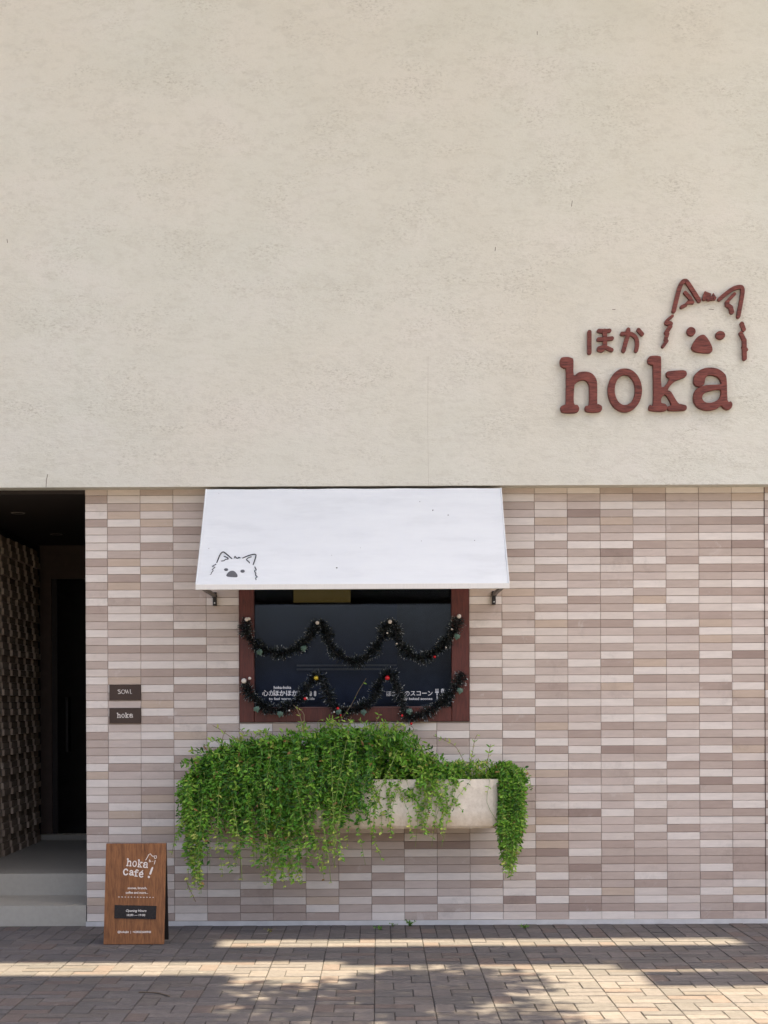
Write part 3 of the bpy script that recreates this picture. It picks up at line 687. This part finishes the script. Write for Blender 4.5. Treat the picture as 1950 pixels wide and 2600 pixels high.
# ---------------------------------------------------------------- trailing plants
class Foliage:
    def __init__(s): s.v = []; s.f = []; s.t = []; s.st = MB()
    def leaf(s, p, d, up, L, W, tint):
        d = d.normalized(); sd_ = d.cross(up); sd_ = sd_.normalized() if sd_.length > 1e-5 else Vector((1,0,0)); nn = sd_.cross(d)
        o = len(s.v)
        s.v += [p, p+d*L*.35+sd_*W*.5+nn*L*.06, p+d*L*.75+sd_*W*.36+nn*L*.05, p+d*L, p+d*L*.75-sd_*W*.36+nn*L*.05, p+d*L*.35-sd_*W*.5+nn*L*.06, p+d*L*.5-nn*L*.03]
        s.f += [(o,o+1,o+6),(o+1,o+2,o+6),(o+2,o+3,o+6),(o+3,o+4,o+6),(o+4,o+5,o+6),(o+5,o,o+6)]; s.t += [tint]*6
    def strand(s, pts, step=.019, L=.033, W=.0135, rad=.0014, tint0=.4, spread=1.0, stem=True, skip=0.0):
        P = smooth_path(pts, 6); 
        if stem: s.st.tube(P[::2] if len(P) > 12 else P, rad, 4, cap=False)
        acc = 0; alt = 0
        for a, b in zip(P, P[1:]):
            seg = b-a; l = seg.length
            if l < 1e-6: continue
            t = seg/l
            while acc < l:
                p = a+t*acc; acc += step*random.uniform(.7,1.35); alt += 1
                if random.random() < skip or (p.z < .74 and random.random() < .30): continue
                for sgn in ((1,-1) if random.random() < .7 else (1,)):
                    rv = Vector((random.gauss(0,1), random.gauss(0,1)-.35, random.gauss(0,1)))
                    sd_ = t.cross(Vector((0,-1,.2))); d = t*.45*spread + sd_*sgn*random.uniform(.5,1.1) + rv*.4 + Vector((0,-.25,.05))
                    k = random.choice((.55,.75,.9,1.0,1.15,1.4))*random.uniform(.9,1.1)
                    s.leaf(p, d, Vector((random.gauss(0,.5), -1+random.gauss(0,.4), .8+random.gauss(0,.5))), L*k, W*k*random.uniform(.85,1.2), 1.0 if random.random() < .012 else min(.97,max(0,random.gauss(tint0,.21)+max(0,.92-p.z)*.4)))
            acc -= l
    def build(s, name_thing, label, loc, cat='plant', group=None, leafmat=None, stemmat=None):
        t = thing(name_thing, label, cat, loc, group)
        me = bpy.data.meshes.new('foliage'); me.from_pydata(s.v, [], s.f); me.materials.append(leafmat or M_leaf)
        at = me.attributes.new('tint', 'FLOAT', 'FACE'); at.data.foreach_set('value', s.t)
        me.update(); o = link('foliage', me, t); o['kind'] = 'stuff'
        if s.st.v: so = s.st.obj('stems', stemmat or M_stem, t); so['kind'] = 'stuff'
        return t
def interp(tab, x):
    for (a, ya), (b, yb_) in zip(tab, tab[1:]):
        if a <= x <= b: return ya+(yb_-ya)*(x-a)/(b-a)
    return tab[0][1] if x < tab[0][0] else tab[-1][1]
TOP = [(430,2040),(460,1985),(490,1942),(525,1912),(560,1898),(610,1886),(680,1876),(760,1862),(840,1852),(920,1850),(1000,1862),(1060,1895),(1110,1930),(1160,1945)]
BOT = [(430,2110),(460,2170),(490,2262),(520,2230),(545,2140),(580,2150),(620,2190),(660,2175),(700,2235),(740,2245),(775,2215),(805,2150),(840,2190),(880,2175),(915,2185),(945,2120)]
fol = Foliage()
def hang(fo, px, pyt, pyb, p_out, root_dx=0, **kw):
    a = onwall(px+root_dx, 1985, random.uniform(.12,.30)); top_ = onwall(px+root_dx*.5, pyt, random.uniform(.20,.36)); 
    wv = random.gauss(0,1)*26
    if px < 500: wv = abs(wv)*.5
    mid = onwall(px+random.uniform(-18,18), (pyt+1985)/2+random.uniform(0,20), p_out*random.uniform(.92,1.06)); 
    e1 = onwall(px+wv*.6+random.uniform(-14,14), 1985+(pyb-1985)*.5, p_out+random.uniform(-.03,.02)); e2 = onwall(px+wv+random.uniform(-22,22), pyb, p_out+random.uniform(-.05,.02))
    fo.strand([a, top_, mid, e1, e2], **kw)
for k in range(255):                                  # dense left part
    px = random.uniform(458, 935) if random.random() < .8 else random.uniform(458, 720)
    pyt = interp(TOP, px)+abs(random.gauss(0,1))*42
    frac = random.random()**.85; cover = (.72 if 540 < px < 620 else 1) if px < 780 else .55
    bot = interp(BOT, px); pyb = 2010+(bot-2010)*frac*cover
    rd = 60*max(0,(540-px)/100)
    hang(fol, px, min(pyt, 1975), max(pyb, pyt+30), random.uniform(.38,.52), rd, tint0=random.uniform(.08,.48)+(.15 if px < 500 else 0))
for k in range(60):                                   # long loose tails
    px = random.choice((470,485,500,620,640,700,715,735,760,845,905))+random.uniform(-16,16); bot = interp(BOT, px)+random.uniform(-25,20)
    hang(fol, px, interp(TOP,px)+60, bot, random.uniform(.40,.47), 60*max(0,(540-px)/100), tint0=.58, step=.022, L=.027)
for k in range(250):                                  # the mound on top
    px = random.uniform(500, 1160); yt = interp(TOP, px)+random.random()**1.4*70
    a = onwall(px+random.uniform(-40,40), 1985, random.uniform(.1,.28)); b = onwall(px+random.uniform(-15,15), (yt+1970)/2, random.uniform(.12,.36)); c = onwall(px+random.uniform(-40,40), yt, random.uniform(.10,.42))
    d = c+Vector((random.uniform(-.16,.16), random.uniform(-.12,.02), random.uniform(-.09,.01)))
    fol.strand([a,b,c,d], tint0=random.uniform(.2,.55), L=.038)
for px, t_, b_, dx in ((905,1872,2190,-60),(880,1880,2130,-40),(690,1905,2110,-28),(655,1930,2215,30),(735,1900,2180,45),(560,1930,2160,-10),(520,1960,2200,-18),(585,1985,2235,30),(800,1990,2240,40),(840,1900,2200,10),(470,2060,2170,-34),(1010,1905,2060,-60)):
    a = onwall(px, t_, .42); b = onwall(px+dx*.35, t_+(b_-t_)*.3, .53); c = onwall(px+dx*.8, t_+(b_-t_)*.7, .52); d = onwall(px+dx, b_, .48)
    fol.strand([a,b,c,d], step=.075, L=.024, W=.009, rad=.0024, tint0=.8)
for k in range(70):                                   # loose fringe along the crest
    px = random.uniform(455,1090); yt = interp(TOP, px)
    a = onwall(px, yt+45, random.uniform(.12,.3)); b = onwall(px+random.uniform(-18,18), yt+5, random.uniform(.1,.3)); c = onwall(px+random.uniform(-40,40), yt-random.uniform(2,26), random.uniform(.08,.3)); d = c+Vector((random.uniform(-.06,.06),-.02,random.uniform(-.03,.02)))
    fol.strand([a,b,c,d], step=.03, L=.034, W=.012, tint0=.72, skip=.2)
fol.build('trailing_plant', 'dense bright green trailing plant spilling over the left half of the planter', (onwall(700,1985,.2).x, -.2, PZ1-.02), group='trailing plants in the planter')
fol = Foliage()
for k in range(46):                                   # sparse curtain over the middle of the trough
    px = random.choice((955,975,1000,1060,1075,1090,1105,1120,1140))+random.uniform(-14,14)
    lim = {955:2185,975:2190,1000:2140}.get(min((955,975,1000,1090), key=lambda q: abs(q-px)), 2125)
    hang(fol, px, random.uniform(1940,1965), random.uniform(2010,lim), random.uniform(.39,.43), tint0=.62, step=.024, L=.026, skip=.15)
for px, e in ((1180,2060),(1232,2090),(1150,2150),(1125,2150),(1030,2150)):
    hang(fol, px, 1968, e, .40, tint0=.7, step=.045, L=.026, skip=.3)
for k in range(120):
    px = random.uniform(1060, 1290); yt = interp([(1060,1915),(1120,1935),(1200,1935),(1290,1930)], px)+random.random()**1.3*45
    a = onwall(px, 1985, random.uniform(.1,.3)); b = onwall(px+random.uniform(-25,25), yt, random.uniform(.10,.36)); c = b+Vector((random.uniform(-.09,.09), random.uniform(-.08,.02), random.uniform(-.05,.02)))
    fol.strand([a,(a+b)/2+Vector((random.uniform(-.03,.03),0,0)),b,c], tint0=random.uniform(.4,.85), L=.026, W=.011, step=.019)
fol.build('trailing_plant', 'thin olive-green plant straggling over the bare front of the trough', (onwall(1120,1985,.2).x, -.2, PZ1-.02), group='trailing plants in the planter')
fol = Foliage()
for k in range(120):                                  # right-hand column
    px = random.uniform(1266, 1326); yt = random.uniform(1938,1975); frac = random.random()**.7
    a = onwall(random.uniform(1215,1262), 1985, random.uniform(.12,.3)); b = onwall((px+1250)/2, yt, random.uniform(.2,.36)); c = onwall(px+4, 1995+random.uniform(-10,10), random.uniform(.3,.45))
    e = onwall(px+random.uniform(-8,8), 2110, random.uniform(.28,.44)); e2 = onwall(px+(1298-px)*.35*frac+random.uniform(-14,6)*frac, 2010+(228-abs(px-1300)*1.2)*frac, random.uniform(.28,.42))
    pts = [a,b,c,e2] if frac < .5 else [a,b,c,e,e2]
    fol.strand(pts, tint0=random.uniform(.25,.6), L=.029, W=.0115, step=.021)
for k in range(26):
    px = random.uniform(1300,1352); a = onwall(1262,1975,.25); b = onwall(px-20, random.uniform(1945,1970), .3); c = onwall(px, random.uniform(1975,2010), .3)
    fol.strand([a,b,c], tint0=.45, L=.025)
fol.build('trailing_plant', 'dense green plant hanging in a narrow column at the right end of the planter', (onwall(1285,1985,.2).x, -.2, PZ1-.02), group='trailing plants in the planter')
def sprig(label, paths, mat=M_twig, L=.03, step=.05, tint=.75, rad=.0022):
    fo = Foliage()
    for pts in paths: fo.strand([onwall(x,y,p) for x,y,p in pts], step=step, L=L, W=L*.36, rad=rad, tint0=tint, spread=1.2, skip=.15)
    p0 = onwall(*paths[0][0]); return fo.build('plant_sprig', label, tuple(p0), 'plant', 'loose sprigs rising from the planter', stemmat=mat)
sprig('bare twig rising across the dark glass in the middle of the window', [((875,1890,.2),(855,1850,.16),(892,1790,.12),(908,1758,.11),(930,1722,.10))], L=.022, step=.06, tint=.8, rad=.0016)
sprig('dry brown forked twig reaching the lower garland left of the window centre', [((775,1880,.2),(768,1840,.18),(757,1805,.12),(745,1790,.1)),((770,1850,.18),(772,1815,.15),(760,1800,.12))], rad=.003, step=.07)
sprig('thin leafy sprig standing against the tiles left of the window corner', [((640,1890,.2),(600,1880,.16),(565,1856,.12),(540,1842,.1)),((610,1885,.2),(618,1860,.15),(605,1850,.12)),((570,1905,.2),(565,1875,.15),(573,1855,.14))], tint=.85, L=.034)
sprig('short leafy sprigs below the window sill near the lowest garland loop', [((960,1880,.2),(955,1840,.14),(962,1815,.12)),((1040,1880,.2),(1050,1850,.15),(1035,1840,.13)),((860,1870,.2),(850,1835,.14),(838,1825,.12)),((890,1870,.2),(885,1840,.14),(893,1820,.12)),((770,1880,.2),(775,1850,.15),(765,1835,.14))], tint=.7, L=.034, step=.028)
sprig('tall loose leafy sprig above the bare right part of the trough', [((1190,1960,.2),(1160,1900,.16),(1130,1880,.12),(1100,1868,.1)),((1190,1960,.2),(1200,1910,.16),(1205,1880,.13),(1212,1865,.12)),((1235,1960,.2),(1240,1920,.16),(1246,1890,.14))], tint=.8, L=.03, step=.035)
sprig('pale bare tail dangling lowest at the left of the planter', [((470,2225,.43),(478,2250,.43),(490,2275,.42),(497,2290,.42))], tint=.95, L=.02, step=.03)

# ---------------------------------------------------------------- garlands
def gpt(x, y, p): return onwall(580+x/2.592, 1480+y/2.592, p)
def garland(label, path, baubles, leaves, seed):
    random.seed(seed)
    pts = smooth_path([gpt(x,y,.075) for x,y in path], 10); c = gpt(820,600,.06)
    t = thing('tinsel_garland', label, 'garland', tuple(c), 'garlands across the window')
    V = []; Fc = []; T = []; L_ = [0]
    for a, b in zip(pts, pts[1:]): L_.append(L_[-1]+(b-a).length)
    n = int(L_[-1]/.0005); j = 0
    for k in range(n):
        s = L_[-1]*k/n
        while L_[j+1] < s: j += 1
        a, b = pts[j], pts[j+1]; tdir = (b-a).normalized(); p = a+(b-a)*((s-L_[j])/(L_[j+1]-L_[j]))
        th = random.uniform(0, 2*math.pi); u = tdir.cross(Vector((0,1,0))).normalized(); v_ = tdir.cross(u)
        rad = u*math.cos(th)+v_*math.sin(th); env = .8+.25*math.sin(s*37+seed)
        d = (rad + tdir*random.uniform(-.6,.6)).normalized(); ln = random.uniform(.042,.074)*env; wd = random.uniform(.0014,.0026)
        if p.y+d.y*ln > -.004 : d.y = abs(d.y)*-.3; d.normalize()
        sd_ = d.cross(Vector((random.gauss(0,1),random.gauss(0,1),random.gauss(0,1)))).normalized()*wd; q = p+rad*.006; o = len(V)
        V += [q-sd_, q+sd_, q+d*ln*.78+sd_, q+d*ln*.78-sd_, q+d*ln]; Fc += [(o,o+1,o+2,o+3),(o+3,o+2,o+4)]
        tn = random.random()**1.6*.62; T += [tn, min(1, tn+(.52 if random.random() < .55 else .12))]
    me = bpy.data.meshes.new('tinsel'); me.from_pydata(V, [], Fc); me.materials.append(M_tinsel)
    at = me.attributes.new('tint','FLOAT','FACE'); at.data.foreach_set('value', T); me.update(); o = link('tinsel', me, t); o['kind'] = 'stuff'
    mb = MB(); mb.tube(pts, .006, 5); mb.obj('wire', M_black, t)
    for x, y, r_, m in baubles:
        p = gpt(x,y,.118); MB().sphere(p, r_, 14, 9).obj('bauble', m, t, smooth=True)
    for x, y, ang in leaves:
        p = gpt(x,y,.115); mb = MB(); r_ = .026
        out = [(0,-1.2),(.45,-.55),(.9,-.3),(.8,.2),(.85,.6),(.4,.65),(0,.8),(-.4,.65),(-.85,.6),(-.8,.2),(-.9,-.3),(-.45,-.55)]
        ca, sa = math.cos(ang), math.sin(ang)
        vs = [p+Vector((0,-.008,0))] + [p+Vector(((a*ca-b*sa)*r_, .004*abs(a), (a*sa+b*ca)*r_)) for a,b in out]
        mb.add(vs, [(0,1+i,1+(i+1)%12) for i in range(12)]); mb.obj('ivy_leaf', M_ivy, t)
    return t
garland('dark tinsel garland with pearl baubles, the upper one draped over the glass', 
  [(125,235),(108,300),(140,365),(205,430),(325,465),(440,440),(520,370),(575,285),(610,262),(640,320),(675,425),(760,500),(850,522),(940,468),(1010,362),(1045,275),(1080,262),(1112,365),(1170,450),(1260,497),(1350,462),(1430,390),(1490,295),(1520,225)],
  [(120,240,.016,M_pearl),(135,236,.013,M_pearl),(585,262,.015,M_pearl),(1063,256,.016,M_pearl),(1517,220,.017,M_pearl),(1045,330,.007,M_pearl),(1108,400,.007,M_pearl),(1470,305,.007,M_pearl),(1357,487,.010,M_red),(1432,425,.006,M_pearl)],
  [(205,455,.4),(495,430,.2),(1505,352,-.3)], 11)
garland('dark tinsel garland with red and gold baubles, the lower one along the sill',
  [(115,635),(118,700),(185,770),(275,835),(380,822),(465,765),(512,690),(570,628),(615,625),(645,705),(680,795),(745,848),(840,828),(935,785),(975,700),(1025,612),(1075,608),(1112,705),(1145,795),(1185,880),(1290,862),(1400,790),(1480,705),(1545,592)],
  [(102,645,.020,M_pearl),(140,628,.012,M_pearl),(577,626,.018,M_gold),(1046,625,.018,M_red),(505,762,.012,M_red),(515,757,.008,M_pearl),(720,826,.011,M_red),(740,872,.009,M_red),(1203,927,.010,M_red),(1143,873,.010,M_red),(400,840,.007,M_pearl),(695,850,.006,M_pearl)],
  [(185,830,.3),(340,862,-.2),(725,848,.8),(890,850,.1),(1190,845,.2),(1525,708,-.2)], 23)
random.seed(99)

# ---------------------------------------------------------------- weeds along the foot of the wall
def weed(px, py, label, n, hgt, dry=False):
    b = onground(px, py); fo = Foliage()
    for k in range(n):
        a = random.uniform(0, 2*math.pi); r_ = random.uniform(.02,.06)
        e = b+Vector((r_*math.cos(a), -abs(r_*math.sin(a))*.6-.005, hgt*random.uniform(.5,1)))
        fo.strand([b+Vector((random.uniform(-.01,.01),-.01,0)), (b+e)/2+Vector((0,-.01,.01)), e], step=.012 if not dry else .03, L=.016, W=.007 if not dry else .004, tint0=.0 if not dry else .95, rad=.0012)
    fo.build('weed', label, tuple(b), 'weed', 'weeds at the foot of the wall', stemmat=M_twig if dry else None)
weed(1042,2350,'dark green leafy weed growing at the foot of the tiled wall',9,.045)
weed(1330,2356,'low straggling grass tuft at the wall foot right of the planter',8,.025)
weed(688,2366,'dead brown weed in the paving joint below the planter',9,.03,True)
weed(998,2352,'tiny green weed just left of the larger leafy weed',5,.03)
weed(965,2360,'smallest weed sprouting between the first pavers',4,.02)

# ---------------------------------------------------------------- street tree out of frame to the right, shading the pavement
random.seed(5)
tr_ = Foliage()
trunk = [(6.2,-7.4,-.05),(6.1,-7.2,1.6),(5.7,-6.7,3.6),(4.6,-5.7,6.2),(3.2,-4.7,7.8)]
tmb = MB(); tmb.tube(smooth_path(trunk,4), [ .17-.006*i for i in range(17)], 10)
def blob(c, rx, ry, rz, n):
    for k in range(n):
        while True:
            q = Vector((random.uniform(-1,1),random.uniform(-1,1),random.uniform(-1,1)))
            if q.length < 1: break
        p = Vector((c[0]+q.x*rx, c[1]+q.y*ry, c[2]+q.z*rz)); d = Vector((random.gauss(0,1),random.gauss(0,1),random.gauss(-.3,.6)))
        tr_.leaf(p, d, Vector((random.gauss(0,.6),random.gauss(0,.6),1)), random.uniform(.08,.14), random.uniform(.04,.06), random.random())
clumps = [(2.3,-4.0,7.6),(1.5,-3.9,7.9),(2.9,-3.5,7.9),(3.5,-4.4,8.2),(0.9,-4.2,8.1),(2.1,-4.6,8.3),(3.1,-4.9,7.6),(1.6,-4.9,7.7),(2.7,-3.9,8.6),(3.4,-3.6,8.4)]
clumps = [(min(x+.28,3.35),y+.40,z) for x,y,z in clumps]
for i, c in enumerate(clumps):
    blob(c, .62, .55, .42, 560); mid = (Vector(c)+Vector(trunk[4]))/2+Vector((0,0,.15))
    tmb.tube([trunk[4], mid, c], [.05,.03,.012], 6)
t = tr_.build('street_tree', 'leafy street tree beside the pavement, right of the view, dappling the ground', (6.2,-7.4,0), 'tree', leafmat=M_treeleaf)
for ch in t.children:
    if ch.name.startswith('foliage'): ch.name = 'crown'
tmb.obj('trunk', M_bark, t)

# ---------------------------------------------------------------- a curved twig lying on the pavers
mb = MB(); mb.tube(smooth_path([tuple(onground(*q, .005)) for q in ((352,2519),(380,2519.5),(405,2522),(430,2529))], 5), .004, 6)
tw0 = thing('fallen_twig', 'thin dark curved twig lying on the pavers in front of the sandwich board', 'twig', tuple(onground(392,2521)))
mb.obj('stick', M_bark, tw0)
